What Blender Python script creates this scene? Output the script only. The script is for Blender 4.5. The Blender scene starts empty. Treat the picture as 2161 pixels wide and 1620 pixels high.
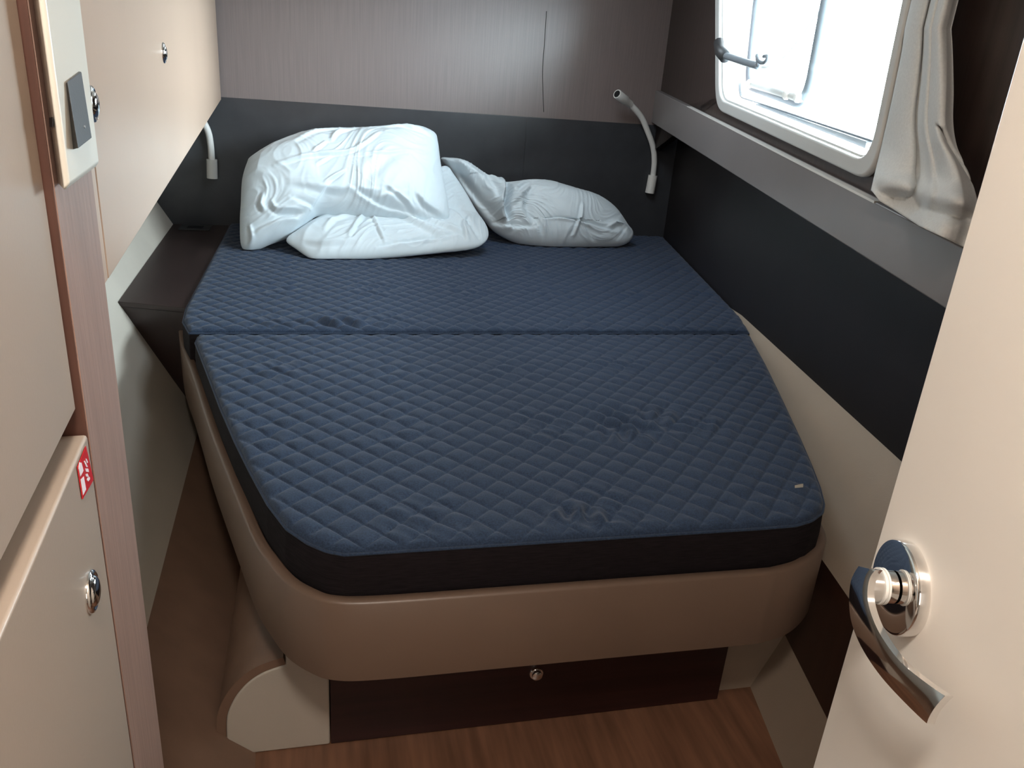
import bpy, bmesh, math, random
import numpy as np
from mathutils import Vector, Matrix, noise
sc = bpy.context.scene
W_PX, H_PX = 2161, 1620
# ------------------------------------------------------------------ camera
F = 1664.0
CX, CY = 1080.5, 810.0
ZC = 1.37
_n = np.array([752 - CX, 4961 - CY, F]); _n /= np.linalg.norm(_n)
_X = np.array([8158 - CX, 702 - CY, F]); _X -= _X.dot(_n) * _n; _X /= np.linalg.norm(_X)
_Z = -_n; _Y = np.cross(_Z, _X)
R = np.array([_X, _Y, _Z])            # camera (right, down, forward) -> room axes
CAM = np.array([0, 0, ZC])
cam_d = bpy.data.cameras.new('camera'); cam = bpy.data.objects.new('camera', cam_d)
sc.collection.objects.link(cam)
cam_d.sensor_fit = 'HORIZONTAL'; cam_d.sensor_width = 36.0
cam_d.lens = F / W_PX * 36.0; cam_d.clip_start = 0.01
M = Matrix((( R[0][0], -R[0][1], -R[0][2], 0), (R[1][0], -R[1][1], -R[1][2], 0), (R[2][0], -R[2][1], -R[2][2], ZC), (0, 0, 0, 1)))
cam.matrix_world = M
sc.camera = cam
# ------------------------------------------------------------------ view, world, lamps
vs = sc.view_settings
vs.view_transform = 'Standard'; vs.look = 'None'; vs.gamma = 1.0; vs.use_curve_mapping = False
vs.exposure = 0.0
world = bpy.data.worlds.new('overcast_sky'); sc.world = world; world.use_nodes = True
bg = world.node_tree.nodes['Background']
bg.inputs['Color'].default_value = (0.80, 0.92, 1.0, 1); bg.inputs['Strength'].default_value = 58.0
_wn = world.node_tree; _tc = _wn.nodes.new('ShaderNodeTexCoord'); _sp = _wn.nodes.new('ShaderNodeSeparateXYZ'); _rp = _wn.nodes.new('ShaderNodeValToRGB')
_mr = _wn.nodes.new('ShaderNodeMapRange'); _mr.inputs['From Min'].default_value = -1; _mr.inputs['From Max'].default_value = 1
_wn.links.new(_tc.outputs['Generated'], _sp.inputs[0]); _wn.links.new(_sp.outputs['Z'], _mr.inputs['Value']); _wn.links.new(_mr.outputs[0], _rp.inputs['Fac'])
_rp.color_ramp.elements[0].position = .44; _rp.color_ramp.elements[0].color = (.20, .25, .28, 1)      # sea
_rp.color_ramp.elements[1].position = .53; _rp.color_ramp.elements[1].color = (.84, .94, 1.0, 1)      # bright overcast sky
_wn.links.new(_rp.outputs['Color'], bg.inputs['Color'])

def area(name, loc, aim, sx, sy, power, col, portal=False):
    l = bpy.data.lights.new(name, 'AREA'); l.shape = 'RECTANGLE'; l.size = sx; l.size_y = sy
    l.energy = power; l.color = col
    o = bpy.data.objects.new(name, l); sc.collection.objects.link(o)
    o.location = loc
    o.rotation_euler = (Vector(aim) - Vector(loc)).to_track_quat('-Z', 'Y').to_euler()
    if portal: l.cycles.is_portal = True
    return o
area('window_portal', (1.09, 1.72, 1.44), (0.1, 1.92, 1.44), 1.05, 0.42, 1, (1, 1, 1), True)
area('ceiling_lamp', (0.0, -0.02, 1.88), (0.04, 0.1, 0), 0.14, 0.14, 9.0, (1.0, 0.915, 0.82))
area('deck_hatch_daylight', (0.50, 2.05, 1.884), (0.50, 2.05, 0), 0.44, 0.44, 6.0, (0.80, 0.91, 1.0))
area('saloon_daylight', (0.0, -1.15, 1.45), (0.1, 1.5, 1.0), 0.5, 0.7, 3.0, (1.0, 0.90, 0.80))

# ------------------------------------------------------------------ pixel -> room point on a real plane
def ray(px, py): return R @ np.array([(px - CX) / F, (py - CY) / F, 1.0])
def hit(px, py, p0, nn):
    r = ray(px, py); p0 = np.array(p0, float); nn = np.array(nn, float)
    return CAM + ((p0 - CAM) @ nn) / (r @ nn) * r
def atz(px, py, z): return hit(px, py, (0, 0, z), (0, 0, 1))
def aty(px, py, y): return hit(px, py, (0, y, 0), (0, 1, 0))
YB = 2.915                                   # head bulkhead
dL = np.array([-.0736, .997, 0]); dL /= np.linalg.norm(dL); nL = np.array([dL[1], -dL[0], 0]); qL = np.array([-.144, .458, 0])
def Lpt(s, z, off=0.0):                      # s is about y along the locker front
    p = qL + dL * (s - .458) + nL * off; return np.array([p[0], p[1], z])
def Lpx(px, py, off=0.0):
    p = hit(px, py, qL + nL * off, nL); return ((p - qL) @ dL + .458, p[2])
dR = np.array([.224, 1.073, 0]); dR /= np.linalg.norm(dR); nR = np.array([-dR[1], dR[0], 0]); qR = np.array([1.312, YB, 0])
def Rpt(s, z, off=0.0):
    p = qR + dR * (s - YB) + nR * off; return np.array([p[0], p[1], z])
def Rpx(px, py, off=0.0):
    p = hit(px, py, qR + nR * off, nR); return ((p - qR) @ dR + YB, p[2])
def WLx(y, z): return -.482 - .603 * (z - .787) - .028 * (y - 1.967)   # left hull liner

# ------------------------------------------------------------------ materials
def mat(name, col, rough=.5, metal=0.0, noise_amt=0.0, scale=(8, 8, 8), bump=0.0, bscale=60, spec=.5, sheen=0.0, coord='Object', detail=4, coat=0.0):
    m = bpy.data.materials.new(name); m.use_nodes = True
    nt = m.node_tree; b = nt.nodes['Principled BSDF']
    b.inputs['Base Color'].default_value = (*col, 1); b.inputs['Roughness'].default_value = rough
    b.inputs['Metallic'].default_value = metal
    b.inputs['Specular IOR Level'].default_value = spec
    if sheen: b.inputs['Sheen Weight'].default_value = sheen; b.inputs['Sheen Roughness'].default_value = .5
    if coat: b.inputs['Coat Weight'].default_value = coat; b.inputs['Coat Roughness'].default_value = .15
    tc = nt.nodes.new('ShaderNodeTexCoord')
    if noise_amt:
        mp = nt.nodes.new('ShaderNodeMapping'); mp.inputs['Scale'].default_value = scale
        nt.links.new(tc.outputs[coord], mp.inputs['Vector'])
        nz = nt.nodes.new('ShaderNodeTexNoise'); nz.inputs['Scale'].default_value = 1; nz.inputs['Detail'].default_value = detail
        nt.links.new(mp.outputs[0], nz.inputs['Vector'])
        rp = nt.nodes.new('ShaderNodeValToRGB')
        rp.color_ramp.elements[0].position = .32; rp.color_ramp.elements[1].position = .68
        rp.color_ramp.elements[0].color = (*[c * (1 - noise_amt) for c in col], 1)
        rp.color_ramp.elements[1].color = (*[min(1, c * (1 + noise_amt)) for c in col], 1)
        nt.links.new(nz.outputs['Fac'], rp.inputs['Fac']); nt.links.new(rp.outputs['Color'], b.inputs['Base Color'])
    if bump:
        n2 = nt.nodes.new('ShaderNodeTexNoise'); n2.inputs['Scale'].default_value = bscale; n2.inputs['Detail'].default_value = 3
        nt.links.new(tc.outputs[coord], n2.inputs['Vector'])
        bp = nt.nodes.new('ShaderNodeBump'); bp.inputs['Strength'].default_value = bump; bp.inputs['Distance'].default_value = .001
        nt.links.new(n2.outputs['Fac'], bp.inputs['Height']); nt.links.new(bp.outputs[0], b.inputs['Normal'])
    return m
MT = dict(
    veneer=mat('pale_grey_brown_veneer', (.200, .160, .152), .36, 0, .08, (260, 260, 5), bump=.1, bscale=200),
    veneer_dark=mat('dark_wenge_veneer', (.040, .026, .022), .42, 0, .25, (90, 90, 2), bump=.1, bscale=200),
    vinyl=mat('dark_charcoal_vinyl', (.045, .046, .051), .25, 0, .10, (12, 12, 12), bump=.15, bscale=500),
    vinyl_right=mat('dark_aubergine_laminate', (.012, .009, .010), .5, 0, .12, (9, 9, 9), bump=.1, bscale=400),
    ledge=mat('taupe_lacquer', (.225, .205, .200), .30, 0, .04, (6, 6, 6)),
    liner=mat('off_white_hull_liner', (.52, .47, .40), .5, 0, .05, (5, 5, 5), bump=.15, bscale=300),
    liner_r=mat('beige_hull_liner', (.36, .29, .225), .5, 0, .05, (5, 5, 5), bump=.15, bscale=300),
    brown=mat('brown_laminate', (.21, .128, .088), .45, 0, .08, (20, 20, 3)),
    brown_dark=mat('dark_brown_laminate', (.048, .022, .015), .4, 0, .15, (70, 70, 3)),
    front=mat('dark_red_brown_veneer', (.030, .009, .008), .4, 0, .25, (3, 70, 70)),
    night=mat('dark_brown_laminate_shelf', (.036, .022, .020), .36, 0, .12, (30, 4, 30)),
    rail=mat('taupe_rail_lacquer', (.160, .103, .073), .38, 0, .04, (5, 5, 5), bump=.08, bscale=300),
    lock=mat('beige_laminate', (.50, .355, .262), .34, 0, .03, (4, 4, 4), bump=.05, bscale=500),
    cabinet=mat('shaded_beige_laminate', (.365, .285, .225), .38, 0, .03, (4, 4, 4), bump=.05, bscale=500),  # locker laminate again, weaker light near the cabinet painted in as darker colour
    wood=mat('red_brown_wood', (.30, .185, .145), .45, 0, .15, (320, 320, 9), bump=.2, bscale=150),
    wood_dark=mat('dark_red_wood_edge', (.10, .043, .030), .45, 0, .3, (120, 120, 6)),
    door=mat('cream_door_lacquer', (.87, .82, .755), .3, 0, .02, (3, 3, 3)),
    chrome=mat('polished_chrome', (.86, .85, .84), .07, 1.0),
    white_pl=mat('white_plastic', (.78, .76, .72), .35),
    cream_pl=mat('cream_switch_plastic', (.70, .66, .58), .35),
    black_pl=mat('black_plastic', (.035, .035, .037), .42, bump=.1, bscale=600),
    hole=mat('black_hole', (.004, .004, .005), .6),
    navy=mat('navy_quilted_cotton', (.024, .041, .078), .85, 0, .30, (420, 420, 420), bump=.35, bscale=900, sheen=.12, spec=.25),
    navy_shaded=mat('shaded_navy_side_fabric', (.011, .0075, .009), .9, 0, .35, (40, 40, 500), bump=.3, bscale=900, sheen=.0, spec=.2),  # same navy fabric as the top, warm shadow painted into its colour
    pillow=mat('white_pillow_cotton', (.655, .73, .775), .55, 0, .05, (5, 5, 5), bump=.12, bscale=35, sheen=.2, spec=.35),
    curtain=mat('grey_beige_curtain', (.66, .67, .66), .8, 0, .05, (300, 300, 300), bump=.2, bscale=1200, sheen=.1),
    rubber=mat('grey_window_gasket', (.22, .25, .28), .4),
    pframe=mat('grey_white_window_frame', (.62, .62, .60), .3),
    red=mat('red_sticker', (.55, .008, .012), .4),
    sticker_white=mat('white_sticker_ink', (.85, .72, .74), .5),
    floor=mat('brown_wood_floor', (.20, .095, .055), .4, 0, .25, (60, 5, 60)),
    ceil=mat('off_white_ceiling_panel', (.72, .68, .62), .6),
    lamp_on=mat('lamp_lens', (.9, .8, .6), .4),
    tag=mat('cream_thread_tag', (.45, .42, .36), .7),
)
g = bpy.data.materials.new('clear_window_glass'); g.use_nodes = True
nt = g.node_tree; nt.nodes.remove(nt.nodes['Principled BSDF'])
tr = nt.nodes.new('ShaderNodeBsdfTransparent'); tr.inputs[0].default_value = (.93, .97, .98, 1)
gl = nt.nodes.new('ShaderNodeBsdfGlossy'); gl.inputs['Roughness'].default_value = .02
mx = nt.nodes.new('ShaderNodeMixShader'); mx.inputs[0].default_value = .06
nt.links.new(tr.outputs[0], mx.inputs[1]); nt.links.new(gl.outputs[0], mx.inputs[2]); nt.links.new(mx.outputs[0], nt.nodes['Material Output'].inputs[0])
MT['glass'] = g

# ------------------------------------------------------------------ mesh helpers
def link(name, me, m=None, parent=None, smooth=False):
    o = bpy.data.objects.new(name, me); sc.collection.objects.link(o)
    if m: me.materials.append(MT[m])
    if parent: o.parent = parent
    if smooth: me.polygons.foreach_set('use_smooth', [True] * len(me.polygons))
    return o
def bevel_mod(o, w, seg=2):
    b = o.modifiers.new('bevel', 'BEVEL'); b.width = w; b.segments = seg; b.limit_method = 'ANGLE'; b.angle_limit = math.radians(35)
    o.data.polygons.foreach_set('use_smooth', [True] * len(o.data.polygons))
    wn = o.modifiers.new('wn', 'WEIGHTED_NORMAL'); wn.keep_sharp = True
    return o
def mesh(name, verts, faces, m, parent=None, smooth=False, bev=0, fix=True):
    me = bpy.data.meshes.new(name)
    me.from_pydata([tuple(map(float, v)) for v in verts], [], faces); me.update()
    if fix:
        bm = bmesh.new(); bm.from_mesh(me); bmesh.ops.recalc_face_normals(bm, faces=bm.faces); bm.to_mesh(me); bm.free()
    o = link(name, me, m, parent, smooth)
    if bev: bevel_mod(o, bev)
    return o
def prism(name, poly, vec, m, parent=None, bev=0, smooth=False):
    """closed 3D polygon swept along vec"""
    n = len(poly); vec = np.array(vec, float)
    v = [np.array(p, float) for p in poly] + [np.array(p, float) + vec for p in poly]
    f = [list(range(n)), list(range(2 * n - 1, n - 1, -1))] + [[i, (i + 1) % n, n + (i + 1) % n, n + i] for i in range(n)]
    return mesh(name, v, f, m, parent, smooth, bev)
def lbox(name, s0, s1, z0, z1, o0, o1, m, parent=None, bev=0, P=Lpt):
    poly = [P(s0, z0, o0), P(s1, z0, o0), P(s1, z1, o0), P(s0, z1, o0)]
    return prism(name, poly, P(s0, z0, o1) - P(s0, z0, o0), m, parent, bev)
def box(name, a, b, m, parent=None, bev=0):
    (x0, y0, z0), (x1, y1, z1) = a, b
    return prism(name, [(x0, y0, z0), (x1, y0, z0), (x1, y1, z0), (x0, y1, z0)], (0, 0, z1 - z0), m, parent, bev)
def catmull(pts, n, closed=False):
    pts = np.array(pts, float); N = len(pts)
    out = []
    segs = N if closed else N - 1
    for i in range(segs):
        if closed: p = [pts[(i + k - 1) % N] for k in range(4)]
        else: p = [pts[max(0, i - 1)], pts[i], pts[i + 1], pts[min(N - 1, i + 2)]]
        for t in np.linspace(0, 1, n, endpoint=False):
            out.append(.5 * ((2 * p[1]) + (-p[0] + p[2]) * t + (2 * p[0] - 5 * p[1] + 4 * p[2] - p[3]) * t * t + (-p[0] + 3 * p[1] - 3 * p[2] + p[3]) * t ** 3))
    if not closed: out.append(pts[-1])
    return np.array(out)
def tube(name, path, r, m, parent=None, n=12, closed=False, caps=True, smooth=True):
    path = np.array(path, float); N = len(path)
    rr = np.full(N, r) if np.isscalar(r) else np.array(r, float)
    V = []; Fc = []
    up = np.array([0, 0, 1.0])
    T0 = path[1] - path[0]; T0 /= np.linalg.norm(T0)
    if abs(T0[2]) > .9: up = np.array([1.0, 0, 0])
    u = np.cross(T0, up); u /= np.linalg.norm(u)
    for i in range(N):
        if closed: T = path[(i + 1) % N] - path[i - 1]
        else: T = path[min(N - 1, i + 1)] - path[max(0, i - 1)]
        T /= np.linalg.norm(T); u = u - T * (u @ T); u /= np.linalg.norm(u); w = np.cross(T, u)
        for k in range(n):
            a = 2 * math.pi * k / n; V.append(path[i] + rr[i] * (math.cos(a) * u + math.sin(a) * w))
    for i in range(N if closed else N - 1):
        j = (i + 1) % N
        for k in range(n): Fc.append([i * n + k, i * n + (k + 1) % n, j * n + (k + 1) % n, j * n + k])
    if caps and not closed: Fc += [list(range(n))[::-1], [(N - 1) * n + k for k in range(n)]]
    o = mesh(name, V, Fc, m, parent, smooth)
    return o
def lathe(name, c, ax, prof, m, parent=None, n=40):
    """prof: list of (height along ax, radius)"""
    c = np.array(c, float); ax = np.array(ax, float); ax /= np.linalg.norm(ax)
    h = np.array([0, 0, 1.0]) if abs(ax[2]) < .9 else np.array([1.0, 0, 0])
    u = np.cross(ax, h); u /= np.linalg.norm(u); w = np.cross(ax, u)
    V = []; Fc = []
    for (t, r) in prof:
        for k in range(n):
            a = 2 * math.pi * k / n; V.append(c + ax * t + max(r, 1e-5) * (math.cos(a) * u + math.sin(a) * w))
    for i in range(len(prof) - 1):
        for k in range(n): Fc.append([i * n + k, i * n + (k + 1) % n, (i + 1) * n + (k + 1) % n, (i + 1) * n + k])
    Fc += [list(range(n))[::-1], [(len(prof) - 1) * n + k for k in range(n)]]
    o = mesh(name, V, Fc, m, parent, True)
    e = o.modifiers.new('es', 'EDGE_SPLIT'); e.split_angle = math.radians(40)
    return o
def empty(name, loc=(0, 0, 0)):
    o = bpy.data.objects.new(name, None); sc.collection.objects.link(o); o.location = loc; o.empty_display_size = .05; return o
def thing(name, label, cat, group=None):
    o = empty(name); tag(o, label, cat, group); return o
def tag(o, label, cat, group=None):
    o['label'] = label; o['category'] = cat
    if group: o['group'] = group
    return o
def struct(o): o['kind'] = 'structure'; return o
def based(root, loc):
    """put an Empty root at loc while its children stay where they are built"""
    root.location = loc
    for c in root.children: c.matrix_parent_inverse = Matrix.Translation(-Vector(loc))
    return root

# ================================================================== ROOM SHELL
ZF, ZCE = .347, 1.90
fl = struct(box('floor', (-1.3, -1.4, ZF - .05), (1.7, 3.1, ZF), 'floor'))
ce = struct(box('ceiling', (-1.3, -1.4, ZCE), (1.7, 3.1, ZCE + .05), 'ceil'))
box('lamp_diffuser', (-.07, -.11, ZCE - .012), (.11, .07, ZCE), 'white_pl', ce, .002)
box('hatch_frame', (.26, 1.81, ZCE - .012), (.74, 2.29, ZCE), 'white_pl', ce, .002)
# head wall, upper veneer; charcoal headboard is a panel set on its lower half
wh = struct(box('wall_head', (-1.25, YB + .004, ZF), (1.60, YB + .06, ZCE), 'veneer'))
a0 = aty(1148, 110, YB); a1 = aty(1147, 250, YB)
crack = catmull([(a0[0] - .002, YB + .004, 1.56), (a0[0], YB + .004, 1.46), (a0[0] + .002, YB + .004, 1.36), (a1[0], YB + .004, 1.23)], 5)
tube('crack_line', crack, .0012, 'hole', wh, 5)
hb = tag(box('headboard', (-.62, YB - .004, .70), (1.33, YB + .004, 1.210), 'vinyl', None, .0015), 'charcoal headboard panel with a thin seam, fixed across the wall behind the pillows', 'headboard')
sx = aty(1108, 300, YB)[0]
box('panel_seam', (sx - .0006, YB - .0046, .71), (sx + .0006, YB - .0038, 1.208), 'vinyl_right', hb)
struct(box('wall_rear', (-1.3, -1.36, ZF), (1.7, -1.3, ZCE), 'ceil'))
# left hull liner: slopes inward going down, then an upright brown panel
ys = (-1.3, YB + .01)
zt = .50
wl = struct(prism('wall_left', [(WLx(ys[0], zt), ys[0], zt), (WLx(ys[0], ZCE), ys[0], ZCE), (WLx(ys[0], ZCE) - .04, ys[0], ZCE), (WLx(ys[0], zt) - .04, ys[0], zt)],
             (WLx(ys[1], 0) - WLx(ys[0], 0), ys[1] - ys[0], 0), 'liner'))
prism('lower_panel', [(WLx(ys[0], zt) + .0, ys[0], zt), (WLx(ys[0], zt) - .05, ys[0], zt), (WLx(ys[0], zt) - .05, ys[0], ZF), (WLx(ys[0], zt) + .165, ys[0], ZF)],
      (WLx(ys[1], 0) - WLx(ys[0], 0), ys[1] - ys[0], 0), 'brown', wl)
# right wall: wenge veneer above the ledge with the window cut in it, recessed dark panel below
OFW = .09
s_near, s_far = -1.45, YB + .02
# window outline in wall coordinates (s, z)
def sline(p, q, s): return p[1] + (q[1] - p[1]) * (s - p[0]) / (q[0] - p[0])
o_bf, o_bn = Rpx(1513, 230, OFW + .008), Rpx(1846, 388, OFW + .008)
o_tn = (o_bn[0] + .03, 1.640); o_tf = (Rpx(1511, 140, OFW)[0] + .12, 1.655)
i_bf, i_bn = Rpx(1521, 209, OFW + .008), Rpx(1839, 343, OFW + .008)
i_tn = (i_bn[0] + .02, 1.612); i_tf = (i_bf[0] + .19, 1.626)
def rquad(c, r, n=8):
    """rounded polygon (2D)"""
    out = []; N = len(c); c = [np.array(p, float) for p in c]
    for i in range(N):
        p, a, b = c[i], c[i - 1], c[(i + 1) % N]
        ri = r[i] if hasattr(r, '__len__') else r
        da = (a - p) / np.linalg.norm(a - p); db = (b - p) / np.linalg.norm(b - p)
        for t in np.linspace(0, 1, n + 1):
            out.append(((1 - t) ** 2) * (p + da * ri) + 2 * t * (1 - t) * (p) + t * t * (p + db * ri))
    return out
outer = rquad([o_bf, o_bn, o_tn, o_tf], [.075, .065, .065, .075])
inner = rquad([i_bf, i_bn, i_tn, i_tf], [.055, .055, .055, .055])
wr = empty('wall_right'); struct(wr)
def wall_with_hole(name, hole, s0, s1, z0, z1, off0, off1, m, parent, bottom):
    """planar wall with a rounded hole; both skins and the reveal"""
    n = len(hole); cen = np.mean(np.array(hole), axis=0)
    ob = []
    for h in hole:
        d = np.array(h) - cen; ts = []
        for k, (lo, hi) in enumerate(((s0, s1), (z0, z1))):
            if abs(d[k]) > 1e-9: ts.append(((hi if d[k] > 0 else lo) - cen[k]) / d[k])
        ob.append(cen + d * min(ts))
    # snap the nearest ray to each corner so that the sheet is a full rectangle
    for c in ((s0, z0), (s1, z0), (s1, z1), (s0, z1)):
        i = min(range(n), key=lambda k: np.linalg.norm(ob[k] - np.array(c))); ob[i] = np.array(c)
    ob = [np.array([o[0], bottom(o[0])]) if abs(o[1] - z0) < 1e-6 else o for o in ob]
    V = []
    for off in (off0, off1):
        V += [Rpt(*h, off) for h in hole] + [Rpt(*o, off) for o in ob]
    Fc = []
    for i in range(n):
        j = (i + 1) % n
        Fc += [[i, j, n + j, n + i], [2 * n + i, 3 * n + i, 3 * n + j, 2 * n + j], [i, 2 * n + i, 2 * n + j, j], [n + i, n + j, 3 * n + j, 3 * n + i]]
    return mesh(name, V, Fc, m, parent)
hole = rquad([(i_bf[0] + .004, i_bf[1] - .004), (i_bn[0] - .004, i_bn[1] - .004), (i_tn[0] - .004, i_tn[1] + .004), (i_tf[0] + .004, i_tf[1] + .004)], .055)
lbox('back_panel', -1.45, .92, ZF, ZCE, -.045, -.08, 'liner_r', wr, 0, Rpt)
# fascia ledge, lower towards the viewer as in the photograph
LO = .110
l0, l1 = Rpx(1376, 259, LO), Rpx(1990, 649, LO); u0, u1 = Rpx(1381, 189, LO), Rpx(2033, 521, LO)
def ext(a, b, s): return a[1] + (b[1] - a[1]) * (s - a[0]) / (b[0] - a[0])
sF, sN = YB + .02, .25
pts = [(sF, ext(l0, l1, sF)), (sN, ext(l0, l1, sN)), (sN, ext(u0, u1, sN)), (sF, ext(u0, u1, sF))]
wall_with_hole('upper_panel', hole, s_near, s_far, 1.06, ZCE, OFW, OFW - .025, 'veneer_dark', wr, lambda q_: (ext(l0, l1, q_) * .7 + ext(u0, u1, q_) * .3))
prism('lower_panel', [Rpt(s_near, .70, 0), Rpt(s_far, .70, 0), Rpt(s_far, ext(l0, l1, s_far) + .02, 0), Rpt(s_near, ext(l0, l1, s_near) + .02, 0)], nR * -.04, 'vinyl_right', wr)
led = struct(prism('trim_1', [Rpt(*p, LO) for p in pts], nR * -.105, 'ledge', None, .003))
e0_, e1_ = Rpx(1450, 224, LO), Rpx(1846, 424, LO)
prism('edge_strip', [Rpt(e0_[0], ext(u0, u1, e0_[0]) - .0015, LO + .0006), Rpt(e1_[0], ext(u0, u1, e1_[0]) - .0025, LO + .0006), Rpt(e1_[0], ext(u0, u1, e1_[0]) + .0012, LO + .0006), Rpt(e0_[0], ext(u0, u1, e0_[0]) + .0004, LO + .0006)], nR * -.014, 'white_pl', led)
# sloped hull liner under the dark panel, brown kick panel and beige lower liner
zr = .812
rows_ = [(-1.3, None), (.40, None), (.97, None), (1.842, None), (YB - .003, .694)]
V = []
for (yy, z_) in rows_:
    xw = 1.312 - (YB - yy) * .2088; zt_ = z_ or .80 + (1.842 - yy) * .0295
    V += [(xw, yy, zt_), (xw - .117, yy, zt_ - .162), (xw - .10, yy, zt_ - .185), (xw + .03, yy, zt_ - .02)]
Fc = [[i * 4 + k, i * 4 + (k + 1) % 4, i * 4 + 4 + (k + 1) % 4, i * 4 + 4 + k] for i in range(4) for k in range(4)] + [[0, 1, 2, 3], [19, 18, 17, 16]]
mesh('hull_liner', V, Fc, 'liner_r', wr)
e0, e1 = atz(1740, 1165, .665), None
kp = [(1.19, YB - .003), (.972, 1.842), (.793, .985), (.672, .40), (.317, -1.3)]
def ribbon(name, xy, z0, z1, th, m, parent, dx0=0., dx1=0.):
    V = []; n = len(xy)
    for (x, y) in xy: V += [(x + dx0, y, z0), (x + dx1, y, z1), (x + dx1 + th, y, z1), (x + dx0 + th, y, z0)]
    Fc = []
    for i in range(n - 1):
        for k in range(4): Fc.append([i * 4 + k, i * 4 + (k + 1) % 4, i * 4 + 4 + (k + 1) % 4, i * 4 + 4 + k])
    Fc += [[0, 1, 2, 3], [4 * n - 1, 4 * n - 2, 4 * n - 3, 4 * n - 4]]
    return mesh(name, V, Fc, m, parent)
ribbon('kick_panel', kp, .462, .665, .03, 'brown_dark', wr)
ribbon('lower_liner', [(x, y) for x, y in kp], ZF, .463, .04, 'liner_r', wr, -.045, .001)

# ================================================================== WINDOW
wn = empty('window_1'); struct(wn)
def ring(name, out, inn, off0, off1, m, parent, bev=0, out_in=0.0):
    n = len(out); V = []
    for off, k in ((off0, 0), (off1, 0)): V += [Rpt(*p, off) for p in out] + [Rpt(*p, off) for p in inn]
    Fc = []
    for i in range(n):
        j = (i + 1) % n
        Fc += [[i, j, n + j, n + i], [2 * n + i, 3 * n + i, 3 * n + j, 2 * n + j], [i, 2 * n + i, 2 * n + j, j], [n + i, n + j, 3 * n + j, 3 * n + i]]
    o = mesh(name, V, Fc, m, parent)
    if bev: bevel_mod(o, bev, 3)
    return o
ring('window_frame', outer, inner, OFW, OFW + .014, 'pframe', wn, .005)
def shrink(c, d):
    c = [np.array(p) for p in c]; cen = sum(c) / len(c)
    return [p + (cen - p) / np.abs(cen - p) * d for p in c]
icor = [i_bf, i_bn, i_tn, i_tf]
ring('reveal_liner', inner, rquad(shrink(icor, .004), .052), OFW + .004, .055, 'pframe', wn)
# fixed pane with its sill bar outside the opening
p_a, p_b = Rpx(1592, 222, .05), Rpx(1822, 313, .05)
cor2 = [(Rpx(1557, 195, .04)[0], Rpx(1560, 205, .04)[1]), (i_bn[0] + .06, Rpx(1815, 300, .04)[1]), (i_tn[0] + .05, 1.60), (Rpx(1560, 140, .04)[0] + .03, 1.61)]
ring('gasket', rquad(cor2, .05), rquad(shrink(cor2, .0035), .048), .035, .04, 'rubber', wn)
prism('sill_bar', [Rpt(p_a[0], p_a[1], .03), Rpt(p_b[0], p_b[1], .03), Rpt(p_b[0], p_b[1] + .012, .03), Rpt(p_a[0], p_a[1] + .004, .03)], nR * .018, 'rubber', wn, .001)
gm = rquad(shrink(icor, .002), .05)
prism('pane', [Rpt(*p, .012) for p in gm], nR * .004, 'glass', wn)
# opening hatch rim outside the pane, its latch bar and hinge arm
OH = .005
def RH(px, py, o=OH): s, z = Rpx(px, py, o); return Rpt(s, z, o)
bl_, br_ = Rpx(1586, 178, OH), Rpx(1712, 226, OH)
rim = rquad([(Rpx(1578, 140, OH)[0] + .02, 1.62), (Rpx(1580, 180, OH)[0], Rpx(1585, 180, OH)[1]), (Rpx(1705, 215, OH)[0], Rpx(1700, 222, OH)[1]), (Rpx(1722, 110, OH)[0] - .0, 1.61)], [.05, .05, .07, .05])
tube('hatch_rim', [Rpt(*p, OH) for p in rim], .013, 'rubber', wn, 10, closed=True)
hp = [RH(1580, 176, OH + .012), RH(1690, 208, OH + .012)]
tube('latch_bar', hp, .0085, 'pframe', wn, 12)
for k, p in enumerate([(1581, 177), (1660, 200), (1684, 206)]):
    c = RH(*p, OH + .02); lathe('latch_knob', c - nR * .004, nR, [(0, .011), (.008, .011), (.012, .007)], 'white_pl', wn, 16)
arm = catmull([RH(1516, 106, .125), RH(1528, 116, .12), RH(1545, 122, .11), RH(1575, 132, .10), RH(1600, 139, .09)], 6)
tube('stay_arm', arm, .0085, 'rubber', wn, 10)
tube('stay_bracket', [RH(1518, 90, .118), RH(1520, 108, .12), RH(1530, 120, .12)], .015, 'black_pl', wn, 12)
prism('stay_plate', [RH(1535, 100, .10), RH(1565, 100, .095), RH(1563, 124, .095), RH(1545, 118, .10)], nR * .004, 'glass', wn)
tube('stay_hook', catmull([RH(1602, 140, .09), RH(1599, 128, .092), RH(1598, 117, .094), RH(1601, 128, .094), RH(1610, 133, .094), RH(1618, 127, .094), RH(1619, 119, .094), RH(1612, 119, .092)], 6), .0045, 'rubber', wn, 8)
tube('stay_cable', catmull([RH(1603, 141, .03), RH(1622, 141, .02), RH(1645, 128, .0), RH(1668, 108, -.01), Rpt(1.75, 1.55, -.03)], 6), .0035, 'pframe', wn, 8)

# ================================================================== LEFT JOINERY
# wooden post (end of the cabin bulkhead)
post = struct(lbox('trim_2', .495, .605, ZF, ZCE, 0, -.06, 'wood'))
lbox('post_edge', .4938, .495, ZF, ZCE, -.0006, -.058, 'wood_dark', post)
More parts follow.
